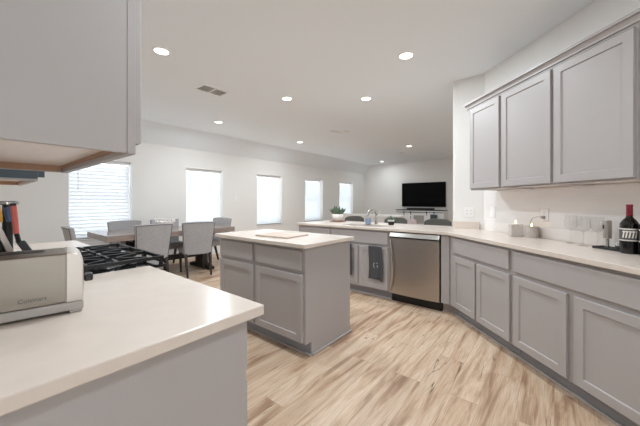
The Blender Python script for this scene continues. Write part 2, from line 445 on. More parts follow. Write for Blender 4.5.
# peninsula
base_cabinet('base_cabinet', 'grey one-door base cabinet at the far left end of the peninsula, half behind the island', (3.374, 3.165), RP, .652, .6,
             [(.02, .632)], [(.02, .632)], group='grey base cabinets')
base_cabinet('sink_cabinet', 'grey two-door sink base cabinet left of the dishwasher, towels over its doors', (3.374, 2.511), RP, .905, .6,
             [(.022, .886)], [(.022, .447), (.470, .886)], well=.685, group='grey base cabinets')
bm = bm_new(); add_box(bm, 3.372, 3.95, .896, .985, .115, .88); add_prism(bm, [(3.455, .985), (3.455, .860), (3.430, .835), (3.49, .777), (3.95, .896), (3.95, .985)], 0, .114)
fl = obj('filler_panel', bm, M_CAB); tag(fl, 'narrow grey filler panel between dishwasher and angled cabinet run', 'cabinet panel')
DF = 2.483
def dloc(s): return ks(DF, s)
KD = (KW-DF)/R2 - .006
base_cabinet('base_cabinet', 'grey angled base cabinet next to the dishwasher with one drawer over two narrow doors', dloc(3.014), RD, .900, KD,
             [(.083, .873)], [(.083, .449), (.474, .881)], group='grey base cabinets')
base_cabinet('base_cabinet', 'grey angled base cabinet under the wine tray with wide top panel over two wide doors', dloc(2.112), RD, .961, KD,
             [(.02, .94)], [(.02, .458), (.507, .94)], group='grey base cabinets')
base_cabinet('base_cabinet', 'grey angled base cabinet past the right edge, last of the angled run', dloc(1.149), RD, .9, KD,
             [(.02, .88)], [(.02, .44), (.46, .88)], group='grey base cabinets')
# foreground run (faces +x)
fgc = base_cabinet('base_cabinet', 'grey base cabinet in the near left foreground with plain end panel, under the toaster counter', (.565, .757), RF, .878, .615,
             [(.02, .858)], [(.02, .43), (.45, .858)], group='grey base cabinets')
base_cabinet('base_cabinet', 'grey base cabinet hidden beyond the range under the far counter', (.565, 2.412), RF, .778, .615,
             [(.02, .758)], [(.02, .38), (.4, .758)], group='grey base cabinets')

# ---- countertops
zt0, zt1 = .881, .914
e = .24
outer = [(3.335, 3.175), (3.335, .905), ks(2.43, e), ks(KW-.003, e), (3.927, .652), (3.927, 1.006), (4.2, 1.006), (4.2, 3.175)]
hole = [(3.44, 1.72), (3.80, 1.72), (3.80, 2.42), (3.44, 2.42)]
bm = bm_new(); add_prism_holes(bm, outer, [hole], zt0, zt1)
ct = obj('countertop', bm, M_QUARTZ, None, .003); tag(ct, 'long cream quartz countertop over sink peninsula and angled cabinets', 'countertop')
bm = bm_new(); add_prism(bm, [ks(KW-.002, 3.235), ks(KW-.002, e), ks(KW-.03, e), ks(KW-.03, 3.205)], zt1, 1.014); obj('backsplash', bm, M_WHITE, ct, .002)
bm = bm_new(); add_box(bm, 3.903, 3.928, .70, 1.003, zt1, 1.0); obj('backsplash', bm, M_QUARTZ, ct, .002)
# tiled wall strip between counter and wall cabinets
bm = bm_new(); add_box(bm, 0, 3.24, 0, .006, 1.0145, 1.372)
tl = obj('tile_splash', bm, M_TILE); q = ks(KW-.0005, 3.24); tl.location = (q[0], q[1], 0); tl.rotation_euler = (0, 0, RD)
tl.location = (q[0]-.0044, q[1]+.0044, 0)
tl.name = 'trim_1'; tl['kind'] = 'structure'
bm = bm_new(); add_box(bm, 1.655, 2.36, 1.492, 2.755, zt0, zt1)
tag(obj('countertop', bm, M_QUARTZ, None, .004), 'cream quartz top of the kitchen island under the pale board', 'countertop')
bm = bm_new(); add_box(bm, XL+.002, .613, .727, 1.637, zt0, zt1)
tag(obj('countertop', bm, M_QUARTZ, None, .004), 'cream quartz counter in the near left foreground under the toaster', 'countertop')
bm = bm_new(); add_box(bm, XL+.002, .613, 2.409, 3.215, zt0, zt1)
tag(obj('countertop', bm, M_QUARTZ, None, .004), 'cream quartz counter on the far side of the gas range', 'countertop')

# ---- upper cabinets on the angled wall
UF = 2.82; UD = (KW-UF)/R2 - .004; Z0, Z1 = 1.372, 2.263
def upper(label, s, W, door, loc=None):
    q = ks(UF, s); t = thing('wall_cabinet', label, 'cabinet', (q[0], q[1], Z0), RD, 'grey wall cabinets on the angled wall')
    bm = bm_new(); add_box(bm, 0, W, 0, UD, .012, Z1-Z0); add_box(bm, 0, W, 0, .02, 0, .012); add_box(bm, 0, .016, .02, UD, 0, .012); add_box(bm, W-.016, W, .02, UD, 0, .012)
    obj('carcass', bm, M_CAB, t, .0015)
    bm = bm_new(); shaker(bm, door[0], door[1], .016, 2.255-Z0); obj('door', bm, M_CAB, t)
    bm = bm_new(); add_box(bm, .017, W-.017, .021, UD-.002, .008, .0115); obj('underside', bm, M_MAPLE, t)
    return t
upper('leftmost grey wall cabinet, narrowest of the angled row, next to the white wall end', 3.012, .471, (.012, .454))
upper('grey wall cabinet above the candle holders, second from the left of the angled row', 2.540, .543, (.02, .530))
upper('wide grey wall cabinet above the wine glasses, third from the left', 1.996, .538, (.014, .522))
upper('grey wall cabinet cut by the right edge of the picture', 1.457, .55, (.02, .53))
bm = bm_new()
prof = [(0, 0), (-.006, 0), (-.006, .012), (-.017, .014), (-.017, .026), (-.030, .048), (-.044, .050), (-.044, .068), (0, .068)]
W = 3.03 - .9
add_prism(bm, prof, 0, W+.09, Matrix(((0, 0, 1, -.06), (1, 0, 0, 0), (0, 1, 0, 0), (0, 0, 0, 1))))
add_prism(bm, [(-.06, -.03), (0, -.03), (0, UD), (-.06, UD)], .045, .068)
cr = obj('crown_molding', bm, M_CAB); q = ks(UF, 3.012); cr.location = (q[0], q[1], 2.264); cr.rotation_euler = (0, 0, RD)
tag(cr, 'grey stepped crown molding along the top of the angled wall cabinets', 'molding')

# ---- upper cabinet in the near left
def upper_left(label, y0, W, z0, z1, fx, door, parts=True):
    t = thing('wall_cabinet', label, 'cabinet', (fx, y0, z0), RF, 'grey wall cabinets over the range counter')
    D = fx-XL-.003; h = z1-z0; rec = .03
    bm = bm_new()
    add_box(bm, .016, W-.016, .02, D, rec, h)                 # body
    add_box(bm, 0, .016, .02, D, 0, h); add_box(bm, W-.016, W, .02, D, 0, h); add_box(bm, .016, W-.016, D-.02, D, 0, rec)
    obj('carcass', bm, M_CAB, t, .001)
    bm = bm_new(); add_box(bm, -.001, W+.001, 0, .0195, -.002, h); obj('face_frame', bm, M_CAB, t, .0015)
    bm = bm_new(); add_box(bm, .0165, W-.0165, .0205, D-.0205, rec-.004, rec-.0005); obj('underside', bm, M_MAPLE, t)
    bm = bm_new(); add_box(bm, .0165, .03, .0205, D-.0205, .002, rec-.0045); add_box(bm, W-.03, W-.0165, .0205, D-.0205, .002, rec-.0045)
    add_box(bm, .03, W-.03, .0205, .0235, .012, rec-.0045); obj('mounting_rail', bm, M_OAKEDGE, t)
    for a, b in door:
        bm = bm_new(); shaker(bm, a, b, .03, h-.04, yf=-.018); obj('door', bm, M_CAB, t)
    return t
upper_left('large grey wall cabinet at top left with plain end panel and pale wooden underside', .86, .80, 1.372, 2.40, .288, [(.012, .39), (.41, .788)])
far_cab = upper_left('grey wall cabinet beyond the range, only its dark side and wooden underside showing', 2.44, .76, 1.372, 2.40, .288, [(.012, .37), (.39, .748)])
bm = bm_new(); add_box(bm, -.0035, -.0005, .0, .33, .012, .40); add_box(bm, -.0035, -.0005, -.03, -.0005, .022, .40); obj('dark_side_sheet', bm, M_DKGREY, far_cab)  # thin dark grey sheet added over the near side and door edge

# ================================================================== APPLIANCES
# dishwasher
t = thing('dishwasher', 'stainless steel dishwasher with curved front panel and black toe plate', 'dishwasher', (3.374, 1.601, 0), RP)
W = .608
box_obj('tub', (.004, W-.004, .012, .57, .115, .872), M_DKGREY, t)
bm = bm_new()
def dwf(u, v):
    x = .006 + u*(W-.012); z = .118 + v*(.80-.118)
    return Vector((x, -.022 - .016*sin(pi*u)**.6*1.0 if 0 < u < 1 else -.022, z))
def dwb(u, v):
    return Vector((.006+u*(W-.012), .010, .118+v*(.80-.118)))
add_sheet(bm, 16, 6, dwf, dwb); obj('door', bm, M_STEEL, t, smooth=True)
bm = bm_new(); add_prism(bm, [(-.036, .815), (.010, .815), (.010, .870), (-.014, .870)], .006, W-.006, Matrix(((0, 0, 1, 0), (1, 0, 0, 0), (0, 1, 0, 0), (0, 0, 0, 1)))); obj('control_panel', bm, M_NICKEL, t, .004)
bm = bm_new(); add_box(bm, .012, W-.012, -.004, .010, .80, .8155); obj('handle_recess', bm, M_BLACK, t)
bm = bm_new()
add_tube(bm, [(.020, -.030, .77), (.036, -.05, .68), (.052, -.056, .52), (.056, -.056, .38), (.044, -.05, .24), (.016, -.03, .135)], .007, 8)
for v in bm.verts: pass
obj('door_reflection_line', bm, M_NICKEL, t, smooth=True)  # bright tube modelled in place of a curved reflection on the door
bm = bm_new(); add_box(bm, .008, W-.002, .05, .062, .004, .113); obj('toe_plate', bm, M_BLACK, t)

# gas range
t = thing('gas_range', 'black gas range with cast iron grates between the two left counters', 'range', (0, 1.643, 0))
RWd = .760
box_obj('body', (XL+.006, .600, 0, RWd, .06, .895), M_DKGREY, t, .004)
box_obj('oven_door', (.601, .640, .01, RWd-.01, .16, .76), M_STEEL, t, .006)
bm = bm_new(); add_tube(bm, [(.685, .06, .70), (.685, RWd-.06, .70)], .011, 10)
for yy in (.08, RWd-.08): add_tube(bm, [(.64, yy, .70), (.685, yy, .70)], .008, 8)
obj('oven_handle', bm, M_NICKEL, t, smooth=True)
box_obj('drawer', (.601, .636, .01, RWd-.01, .06, .155), M_STEEL, t, .004)
box_obj('control_panel', (.601, .685, .006, RWd-.006, .765, .893), M_STEEL, t, .006)
bm = bm_new(); add_box(bm, XL+.006, .70, -.001, RWd+.001, .896, .910); obj('cooktop', bm, M_ENAMEL, t, .005)
for k in range(5):
    bm = bm_new(); M = Matrix.Translation((.685, .09+k*.145, .83)) @ Matrix.Rotation(pi/2, 4, 'Y')
    add_lathe(bm, [(.024, 0), (.024, .012), (.019, .014), (.017, .036), (.0, .037)], 18, M, closed=False); obj('knob', bm, M_BLACK, t, smooth=True)
for (bx, by, br_) in ((.17, .17, .045), (.48, .17, .052), (.17, .59, .04), (.48, .59, .045), (.325, .38, .05)):
    bm = bm_new(); M = Matrix.Translation((bx, by, .910))
    add_lathe(bm, [(br_+.012, 0), (br_+.012, .004), (br_, .007), (br_, .014), (br_*.9, .02), (0.001, .021)], 20, M)
    b_ = obj('burner', bm, M_IRON, t, smooth=True)
    bm = bm_new(); add_lathe(bm, [(br_+.024, 0), (br_+.024, .002), (br_+.013, .003)], 20, M); obj('burner_ring', bm, M_NICKEL, b_, smooth=True)
def grate(y0, y1):
    bm = bm_new(); r = .0065; z = .944
    def bar(a, b): 
        (x0, y0_), (x1, y1_) = a, b
        d = Vector((x1-x0, y1_-y0_, 0)); L = d.length; ang = math.atan2(d.y, d.x)
        add_box(bm, 0, L, -r, r, -.009, .009, Matrix.Translation((x0, y0_, z)) @ Matrix.Rotation(ang, 4, 'Z'))
    X0, X1 = .03, .688
    for y in (y0, y1): bar((X0, y), (X1, y))
    for x in (X0, X1, (X0+X1)/2): bar((x, y0), (x, y1))
    ym = (y0+y1)/2
    for cx in (.17, .48):
        for ang in range(0, 360, 60):
            c_, s_ = cos(radians(ang+30)), sin(radians(ang+30))
            R_ = min(.14/abs(c_) if abs(c_) > .01 else 9, (ym-y0)/abs(s_) if abs(s_) > .01 else 9)
            bar((cx+.03*c_, ym+.03*s_), (cx+R_*c_, ym+R_*s_))
    for x in (X0+.01, (X0+X1)/2, X1-.006):
        for y in (y0+.006, y1-.006): add_taper(bm, (x, y, .910), (x, y, .94), .016, .014)
    return obj('grate', bm, M_IRON, t)
grate(.02, .255); grate(.262, .498); grate(.505, .74)

# sink + faucet
t = thing('sink', 'undermount steel sink set in the peninsula counter', 'sink', (3.62, 2.07, 0))
bm = bm_new(); x0, x1, y0, y1 = -.185, .185, -.355, .355; zb = .70
for d in ((x0, x0+.006, y0, y1), (x1-.006, x1, y0, y1), (x0, x1, y0, y0+.006), (x0, x1, y1-.006, y1)): add_box(bm, d[0], d[1], d[2], d[3], zb, .88)
add_box(bm, x0, x1, y0, y1, zb-.006, zb); obj('bowl', bm, M_CHROME, t)
bm = bm_new(); add_lathe(bm, [(.04, zb), (.04, zb+.003), (.03, zb+.002)], 16); obj('drain', bm, M_NICKEL, t)
t = thing('faucet', 'chrome single-lever kitchen faucet arching over the sink', 'faucet', (3.86, 2.055, zt1))
bm = bm_new(); add_lathe(bm, [(.027, 0), (.027, .008), (.018, .014), (.017, .10), (.0165, .12)], 18)
obj('base', bm, M_NICKEL, t, smooth=True)
bm = bm_new(); add_tube(bm, [(0, 0, .11), (-.004, 0, .16), (-.02, .003, .195), (-.06, .012, .215), (-.11, .022, .212), (-.15, .03, .195), (-.168, .034, .175)], .012, 12); obj('spout', bm, M_NICKEL, t, smooth=True)
bm = bm_new(); add_tube(bm, [(-.168, .034, .176), (-.182, .037, .125)], .016, 12); obj('spray_head', bm, M_NICKEL, t, smooth=True)
bm = bm_new(); add_tube(bm, [(0, 0, .12), (.012, -.03, .16), (.02, -.06, .205)], .006, 10, [.012, .008, .006]); obj('lever', bm, M_NICKEL, t, smooth=True)

# ================================================================== THINGS ON THE COUNTERS
# toaster
t = thing('toaster', 'brushed steel two-slice toaster on the near left counter', 'toaster', (.229, 1.112, zt1), radians(-9.3))
TL, TD, TH = .275, .165, .178
bm = bm_new()
prof = []
def rr(L, z0, z1, r, n=6):
    p = [(-L, z0), (0, z0)]
    for k in range(n+1): a = pi/2*k/n; p.append((-r + r*cos(pi/2*k/n) if False else -r+r*sin(pi/2 - a), z1-r+r*sin(a)))
    for k in range(n+1): a = pi/2*k/n; p.append((-L+r-r*sin(a), z1-r+r*cos(a)))
    return p
MX = Matrix(((1, 0, 0, 0), (0, 0, 1, 0), (0, 1, 0, 0), (0, 0, 0, 1)))
add_prism(bm, rr(TL, .032, TH, .03), .004, TD-.004, MX); obj('shell', bm, M_STEELV, t, .004, smooth=True)
bm = bm_new(); add_box(bm, -TL-.003, .003, -.002, TD+.002, .008, .033)
add_box(bm, -.03, 0.0, 0, TD, 0, .009); add_box(bm, -TL, -TL+.03, 0, TD, 0, .009); obj('base', bm, M_GREYPL, t, .004)
# end-cap frame on the right end
bm = bm_new(); outer_ = rr(TL, .033, TH+.002, .032); 
cap = [(x, z) for x, z in outer_ if x > -.034]; cap = [(-.038, .033)] + [(0.0025, .033)] + [(x+.0025, z) for x, z in outer_[2:9]] + [(-.038, TH+.002)]
inner = []
add_prism(bm, cap, .0, TD, MX); obj('end_cap', bm, M_CAPPL, t, .003, smooth=True)
for yy in (.08, .11):
    bm = bm_new(); add_box(bm, -.245, -.09, yy-.0, yy+.022, TH-.004, TH+.0012); obj('slot', bm, M_BLACK, t)
bm = bm_new(); add_box(bm, .003, .006, .076, .086, .05, .15); obj('lever_track', bm, M_BLACK, t)
bm = bm_new(); add_box(bm, .006, .03, .060, .102, .075, .098); obj('lever', bm, M_BLACK, t, .006)
bm = bm_new(); add_box(bm, -.262, -.085, .08, .135, TH-.0005, TH+.0006); obj('slot_plate', bm, M_DKGREY, t)
lettering('lettering', 'Cuisinart', .016, M_SLATE, t, (-.108, .0036, .056), (pi/2, 0, 0))

# knife block with coloured handles
t = thing('knife_block', 'black knife block with pale grey slanted sides standing behind the toaster', 'knife block', (.215, 1.42, zt1))
def slant(bm, xa, xb, ya, yb, z0, z1, lean):
    vs = [bm.verts.new(p) for p in ((xa, ya, z0), (xb, ya, z0), (xb, yb, z0), (xa, yb, z0), (xa-lean, ya, z1), (xb-lean, ya, z1), (xb-lean, yb, z1), (xa-lean, yb, z1))]
    for f in ((0, 3, 2, 1), (4, 5, 6, 7), (0, 1, 5, 4), (1, 2, 6, 5), (2, 3, 7, 6), (3, 0, 4, 7)): bm.faces.new([vs[i] for i in f])
bm = bm_new(); slant(bm, -.145, -.0665, .004, .10, 0, .26, .09); obj('core', bm, M_BLACK, t, .002)
bm = bm_new(); slant(bm, -.066, -.049, -.004, .108, 0, .275, .095); obj('side_plate', bm, M_CAPPL, t, .002)
def knife(label, x, y, z0, z1, m, lean, name='kitchen_knife'):
    k = thing(name, label, 'knife', (x, y, 0), 0, 'coloured kitchen knives')
    bm = bm_new(); add_tube(bm, [(0, 0, z0), (-lean*.4, 0, z0+(z1-z0)*.4), (-lean, 0, z1-.006)], .010, 10, [.0085, .0105, .0095]); obj('handle', bm, m, k, smooth=True)
    bm = bm_new(); add_tube(bm, [(-lean, 0, z1-.007), (-lean-.001, 0, z1)], .0095, 10); obj('end_cap', bm, M_BLACK, k, smooth=True)
    return k
knife('mustard yellow handled knife at the left edge in the knife block', .078, 1.455, 1.176, 1.232, M_YEL, .006)
knife('steel blue handled knife in the knife block, behind the grey slanted side', .103, 1.465, 1.176, 1.234, M_NAVY, .006)
t = thing('pepper_mill', 'slim dark mill with a flat round grey cap behind the knife handles', 'mill', (.105, 1.575, zt1))
bm = bm_new(); add_lathe(bm, [(.026, 0), (.026, .02), (.018, .06), (.014, .20), (.014, .318)], 18); obj('body', bm, M_BLACK, t, smooth=True)
bm = bm_new(); add_lathe(bm, [(.014, .318), (.031, .322), (.031, .331), (.02, .334)], 20); obj('cap', bm, M_NICKEL, t, smooth=True)
t = thing('spatula', 'coral handled spatula with slate grey bent head leaning beside the knife block', 'spatula', (.158, 1.40, zt1))
bm = bm_new()
for (a, b) in ((0, 1),):
    pts = [(-.051, .0, .318), (-.050, 0, .30), (-.0445, 0, .225)]
    add_tube(bm, pts, .01, 10, [.0075, .0082, .0078])
obj('handle', bm, M_CORAL, t, smooth=True)
bm = bm_new(); add_tube(bm, [(-.0515, 0, .318), (-.052, 0, .326)], .0075, 10); obj('end_cap', bm, M_BLACK, t, smooth=True)
bm = bm_new(); add_tube(bm, [(-.0445, 0, .226), (-.038, 0, .195)], .0065, 8); obj('neck', bm, M_BLACK, t, smooth=True)
bm = bm_new(); slant(bm, .052, .076, -.004, .004, 0.0, .2, .1); obj('head', bm, M_SLATE, t, .003)

# pale board on the island
bm = bm_new(); add_box(bm, -.165, .165, -.2, .2, 0, .014)
o = obj('cutting_board', bm, M_BOARD, None, .004); o.location = (1.97, 2.07, zt1); o.rotation_euler = (0, 0, radians(6)); tag(o, 'pale rectangular board lying flat on the island top', 'board')

# potted succulent
def leaf(bm, base, az, tilt, L, wd):
    M = Matrix.Translation(base) @ Matrix.Rotation(az, 4, 'Z') @ Matrix.Rotation(-tilt, 4, 'Y')
    prof = [(0, .35), (.3, .9), (.6, 1.0), (.85, .6), (1.0, .05)]
    rings = []
    for tt, ww in prof:
        x = tt*L; c = .25*L*tt*tt
        ring = [bm.verts.new(M @ Vector((x, wd*ww*yy, c + wd*.35*ww*zz))) for yy, zz in ((-1, 0), (0, -1), (1, 0), (0, .5))]
        rings.append(ring)
    for a, b in zip(rings, rings[1:]):
        for i in range(4): bm.faces.new((a[i], a[(i+1) % 4], b[(i+1) % 4], b[i]))
    bm.faces.new(rings[0][::-1]); bm.faces.new(rings[-1])
def foliage(n, R_, L, z0, lo=.3, hi=1.35, wd=.018):
    bm = bm_new()
    for i in range(n):
        a = random.uniform(0, 2*pi); r = R_*sqrt(random.random())
        leaf(bm, (r*cos(a), r*sin(a), z0+random.uniform(0, .02)), a+random.uniform(-.7, .7), random.uniform(lo, hi), L*random.uniform(.7, 1.15), wd*random.uniform(.7, 1.2))
    return bm
bm = bm_new(); add_lathe(bm, [(.132, 0), (.135, .004), (.135, .012), (.13, .015)], 32)
o = obj('serving_board', bm, M_BOARDW, None, smooth=True); o.location = (3.95, 2.815, zt1); tag(o, 'round dark wooden board under the white succulent pot', 'board')
t = thing('potted_succulent', 'green succulent in a white faceted pot on the peninsula', 'plant', (3.95, 2.815, zt1+.0152))
bm = bm_new(); add_lathe(bm, [(.062, 0), (.104, .075), (.1, .115), (.092, .115), (.09, .095)], 8); obj('pot', bm, M_WHITE, t)
bm = bm_new(); add_lathe(bm, [(.088, .09), (.085, .1), (.02, .104)], 16); obj('soil', bm, M_SOIL, t)
obj('foliage', foliage(90, .085, .11, .1, .45, 1.45, .018), M_LEAF, t)
# little dark pot
t = thing('potted_succulent', 'small succulent in a dark pot right of the faucet', 'plant', (3.86, 1.815, zt1))
bm = bm_new(); add_lathe(bm, [(.034, 0), (.042, .02), (.043, .07), (.038, .07), (.037, .06)], 18); obj('pot', bm, M_SOIL, t, smooth=True)
bm = bm_new(); add_lathe(bm, [(.0435, .052), (.0455, .055), (.0455, .074), (.043, .075)], 18, closed=False); obj('rim', bm, M_WHITE, t, smooth=True)
obj('foliage', foliage(40, .04, .05, .062, .2, 1.2, .011), M_LEAF, t)
# blue cup
bm = bm_new(); add_lathe(bm, [(.034, 0), (.042, .006), (.046, .04), (.045, .085), (.041, .085), (.041, .02), (.0, .015)], 24)
o = obj('cup', bm, M_BLUEC, None, smooth=True); o.location = (3.80, 2.155+.0, zt1); tag(o, 'slate blue cup left of the faucet on the peninsula', 'cup')

# towels
def towel(label, yc, wid, z0, group, mono):
    t = thing('hand_towel', label, 'towel', (3.344, yc, 0), RP, group)
    bm = bm_new(); zt = .668
    def path(v):      # v 0 bottom of the front .. 1 over the door top
        if v < .9: return (-.006 - .004*(1-v), z0 + (zt-z0)*v/.9)
        a = (v-.9)/.1*pi/2
        return (-.006 + .014*sin(a)*1.0, zt + .006*sin(a*2)*.5 + .004*sin(a))
    def P(off):
        def f(u, v):
            y, z = path(v); amp = .010*(1-v*.7)
            n = sin(u*9.5+.6)*amp + sin(u*21+v*3)*amp*.35
            return Vector(((u-.5)*wid*(1-.06*v) + .006*sin(v*5), y - .006 + n - off, z + .012*(sin(u*4) if v < .05 else 0)))
        return f
    add_sheet(bm, 24, 30, P(.004), P(-.0005)); obj('cloth', bm, M_TOWEL, t, smooth=True)
    if mono:
        g = lettering('monogram', 'G', .10, M_MONO, t, (.004, 0, .43), (pi/2, 0, 0), .001)
        S_ = P(.0045)
        for v in g.data.vertices:
            vv = .9*(.43+v.co.y-z0)/(zt-z0); uu = min(1, max(0, (v.co.x+.004)/(wid*(1-.06*vv))+.5))
            v.co.z -= S_(uu, vv).y - .0006
    return t
towel('charcoal hand towel with a silver letter G on the right sink door', 1.782, .205, .245, 'charcoal hand towels', True)
towel('charcoal hand towel on the left sink door, only a sliver showing past the island', 2.235, .205, .255, 'charcoal hand towels', False)

# ---- along the angled wall
def dpt(k, s, z=zt1): q = ks(k, s); return (q[0], q[1], z)
def px(xx, k, z=zt1):
    f, al = 289.45, .6805; r = (xx-320)/f
    dx = cos(al)+sin(al)*r; dy = sin(al)-cos(al)*r; t_ = k/(dx-dy); return (t_*dx, t_*dy, z)
# candles
loc = px(515.8, 3.05)
t = thing('candle_holder', 'square grey marbled candle holder, left of the lit pair', 'candle', loc, radians(20), 'lit candles under the wall cabinets')
bm = bm_new(); add_box(bm, -.05, .05, -.05, .05, 0, .118); obj('holder', bm, M_STONE, t, .005)
bm = bm_new(); add_lathe(bm, [(.035, .1185), (.035, .122), (.004, .123)], 16); obj('wax', bm, M_WAX, t)
def flame(parent, z):
    bm = bm_new(); add_lathe(bm, [(.001, z), (.006, z+.008), (.0065, z+.014), (.003, z+.024), (.0005, z+.032)], 10); obj('flame', bm, M_FLAME, parent, smooth=True)
flame(t, .124)
loc = px(531.5, 3.15)
t = thing('candle_holder', 'round pale candle holder, right of the lit pair', 'candle', loc, 0, 'lit candles under the wall cabinets')
bm = bm_new(); add_lathe(bm, [(.052, 0), (.054, .006), (.054, .105), (.05, .105), (.05, .09), (.001, .088)], 28); obj('holder', bm, M_STONE, t, smooth=True)
bm = bm_new(); add_lathe(bm, [(.046, .0885), (.046, .1), (.004, .101)], 20); obj('wax', bm, M_WAX, t)
flame(t, .102)
# wine glasses
def wineglass(label, x_, k, s=1.0):
    t = thing('wine_glass', label, 'glass', px(x_, k), 0, 'clear wine glasses on the angled counter')
    bm = bm_new(); add_lathe(bm, [(.034*s, 0), (.034*s, .002), (.008, .006), (.0038, .014), (.0035, .098), (.006, .104)], 24); obj('stem', bm, M_GLASS, t, smooth=True)
    bm = bm_new(); add_lathe(bm, [(.004, .103), (.028*s, .115), (.043*s, .145), (.044*s, .17), (.034*s, .225), (.0325*s, .225), (.042*s, .17), (.041*s, .147), (.027*s, .118), (.003, .106)], 28); obj('bowl', bm, M_GLASS, t, smooth=True)
wineglass('clear wine glass, leftmost of three near the wall outlet', 571, 3.17)
wineglass('clear wine glass, middle one of three', 583.5, 3.11, 1.04)
wineglass('clear wine glass nearest the black bar tray', 597.5, 3.20)
# tray with opener set
tp = px(613, 3.13)
bm = bm_new(); add_box(bm, -.10, .10, -.045, .045, 0, .006)
for d in ((-.10, .10, -.045, -.04), (-.10, .10, .04, .045), (-.10, -.095, -.04, .04), (.095, .10, -.04, .04)): add_box(bm, d[0], d[1], d[2], d[3], .006, .016)
o = obj('tray', bm, M_BLACK, None, .0015); o.location = tp; o.rotation_euler = (0, 0, RD); tag(o, 'black rectangular bar tray beside the wine bottle', 'tray')
def on_tray(dx, dy): return (Vector(tp) + Matrix.Rotation(RD, 3, 'Z') @ Vector((dx, dy, .0062)))
t = thing('wine_opener', 'tall silver electric wine opener standing on the black tray', 'wine opener', on_tray(-.035, .0), RD)
bm = bm_new(); add_lathe(bm, [(.023, .0), (.023, .008), (.021, .01), (.021, .07)], 24); obj('base_sleeve', bm, M_GLASS, t, smooth=True)
bm = bm_new(); add_lathe(bm, [(.023, .07), (.0235, .075), (.0235, .188), (.021, .194), (.003, .195)], 24); obj('body', bm, M_STEEL, t, smooth=True)
bm = bm_new(); add_lathe(bm, [(.010, .001), (.010, .069)], 12); obj('screw_housing', bm, M_NICKEL, t, smooth=True)
bm = bm_new(); add_box(bm, -.012, -.002, -.026, -.022, .135, .165); obj('button', bm, M_BLACK, t, .002)
t = thing('foil_cutter', 'small silver foil cutter on the tray by the wine bottle', 'foil cutter', on_tray(.03, .008), RD)
bm = bm_new(); add_lathe(bm, [(.018, 0), (.019, .004), (.019, .05), (.016, .055), (.002, .056)], 18); obj('body', bm, M_CHROME, t, smooth=True)
bm = bm_new(); add_lathe(bm, [(.0192, .012), (.0198, .014), (.0198, .026), (.0192, .028)], 18, closed=False); obj('grip_band', bm, M_DKGREY, t, smooth=True)
# bottles
def arc(bm, r, a0, a1, z0, z1, n=8, sh=0.0):
    top = [bm.verts.new((r*cos(a0+(a1-a0)*i/n+sh), r*sin(a0+(a1-a0)*i/n+sh), z1)) for i in range(n+1)]
    bot = [bm.verts.new((r*cos(a0+(a1-a0)*i/n), r*sin(a0+(a1-a0)*i/n), z0)) for i in range(n+1)]
    for i in range(n): bm.faces.new((bot[i], bot[i+1], top[i+1], top[i]))
def bottle(label, loc, rz, art=True):
    t = thing('wine_bottle', label, 'wine bottle', loc, rz, 'wine bottles')
    r = .046
    bm = bm_new(); add_lathe(bm, [(r-.004, 0), (r, .004), (r, .178), (r*.96, .19), (r*.72, .212), (r*.42, .228), (.0155, .24), (.0145, .262)], 32); obj('bottle', bm, M_WINE, t, smooth=True)
    bm = bm_new(); add_lathe(bm, [(.0165, .243), (.0158, .26), (.0155, .303), (.017, .304), (.017, .312), (.0155, .314), (.002, .3145)], 24); obj('capsule', bm, M_CAPS, t, smooth=True)
    bm = bm_new(); arc(bm, r+.0004, -pi*.85, pi*.85, .082, .162, 40); lb = obj('label_band', bm, M_LABEL, t, smooth=True)
    bm = bm_new(); arc(bm, r+.0009, -pi*.85, pi*.85, .154, .161, 40); arc(bm, r+.0009, -pi*.85, pi*.85, .083, .089, 40)
    if art:
        for i in range(5):
            a = -.75+i*.32; arc(bm, r+.0009, a, a+.15, .102, .146, 3, .16)
            arc(bm, r+.0009, a+.02, a+.3, .138, .146, 3, .02)
    obj('label_art', bm, M_LABELW, lb, smooth=True)
    return t
bl = px(629.5, 3.07)
ang = math.atan2(-bl[1], -bl[0])
bottle('dark wine bottle with red capsule and slanted white label marks beside the tray', bl, ang)
b2 = px(650.5, 3.08)
bottle('dark wine bottle at the right edge of the picture, mostly out of frame', b2, ang)

# ---- outlets and switches
def plate(label, loc, rz, wd, kind_):
    t = thing('wall_outlet' if kind_ == 'outlet' else 'light_switch', label, kind_, loc, rz)
    box_obj('plate', (-wd/2, wd/2, -.006, 0, -.058, .058), M_TRIM, t, .002)
    n = max(1, round(wd/.06)-0) if wd > .09 else 1
    for i in range(n):
        x = (i-(n-1)/2)*.046
        if kind_ == 'outlet':
            for z in (-.02, .02):
                s_ = box_obj('socket', (x-.016, x+.016, -.0078, -.006, z-.014, z+.014), M_WHITE, t, .002)
                bm = bm_new(); add_box(bm, x-.007, x-.005, -.0082, -.0079, z-.004, z+.006); add_box(bm, x+.005, x+.007, -.0082, -.0079, z-.004, z+.006); obj('slot', bm, M_BLACK, s_)
        else:
            box_obj('rocker', (x-.016, x+.016, -.0085, -.006, -.033, .033), M_WHITE, t, .002)
    return t
plate('white double outlet plate on the wall end above the counter', (3.93, .815, 1.117), RP, .115, 'outlet')
q = px(493, KW-.011); plate('white single switch plate on tile near the inside corner', (q[0], q[1], 1.13), RD, .075, 'light switch')
q = px(545, KW-.011); ol = plate('white outlet plate with a plug in it right of the candles', (q[0], q[1], 1.125), RD, .075, 'outlet')
t = thing('power_cord', 'grey power cord with plug hanging from the tile outlet', 'cord', (q[0], q[1], 1.125), RD)
box_obj('plug', (-.013, .013, -.034, -.0085, -.034, -.006), M_GREYPL, t, .003)
bm = bm_new(); add_tube(bm, [(-.0, -.034, -.02), (-.03, -.05, -.017), (-.07, -.055, -.03), (-.1, -.05, -.06), (-.118, -.045, -.12), (-.12, -.045, -.205)], .003, 8); obj('cable', bm, M_GREYPL, t, smooth=True)
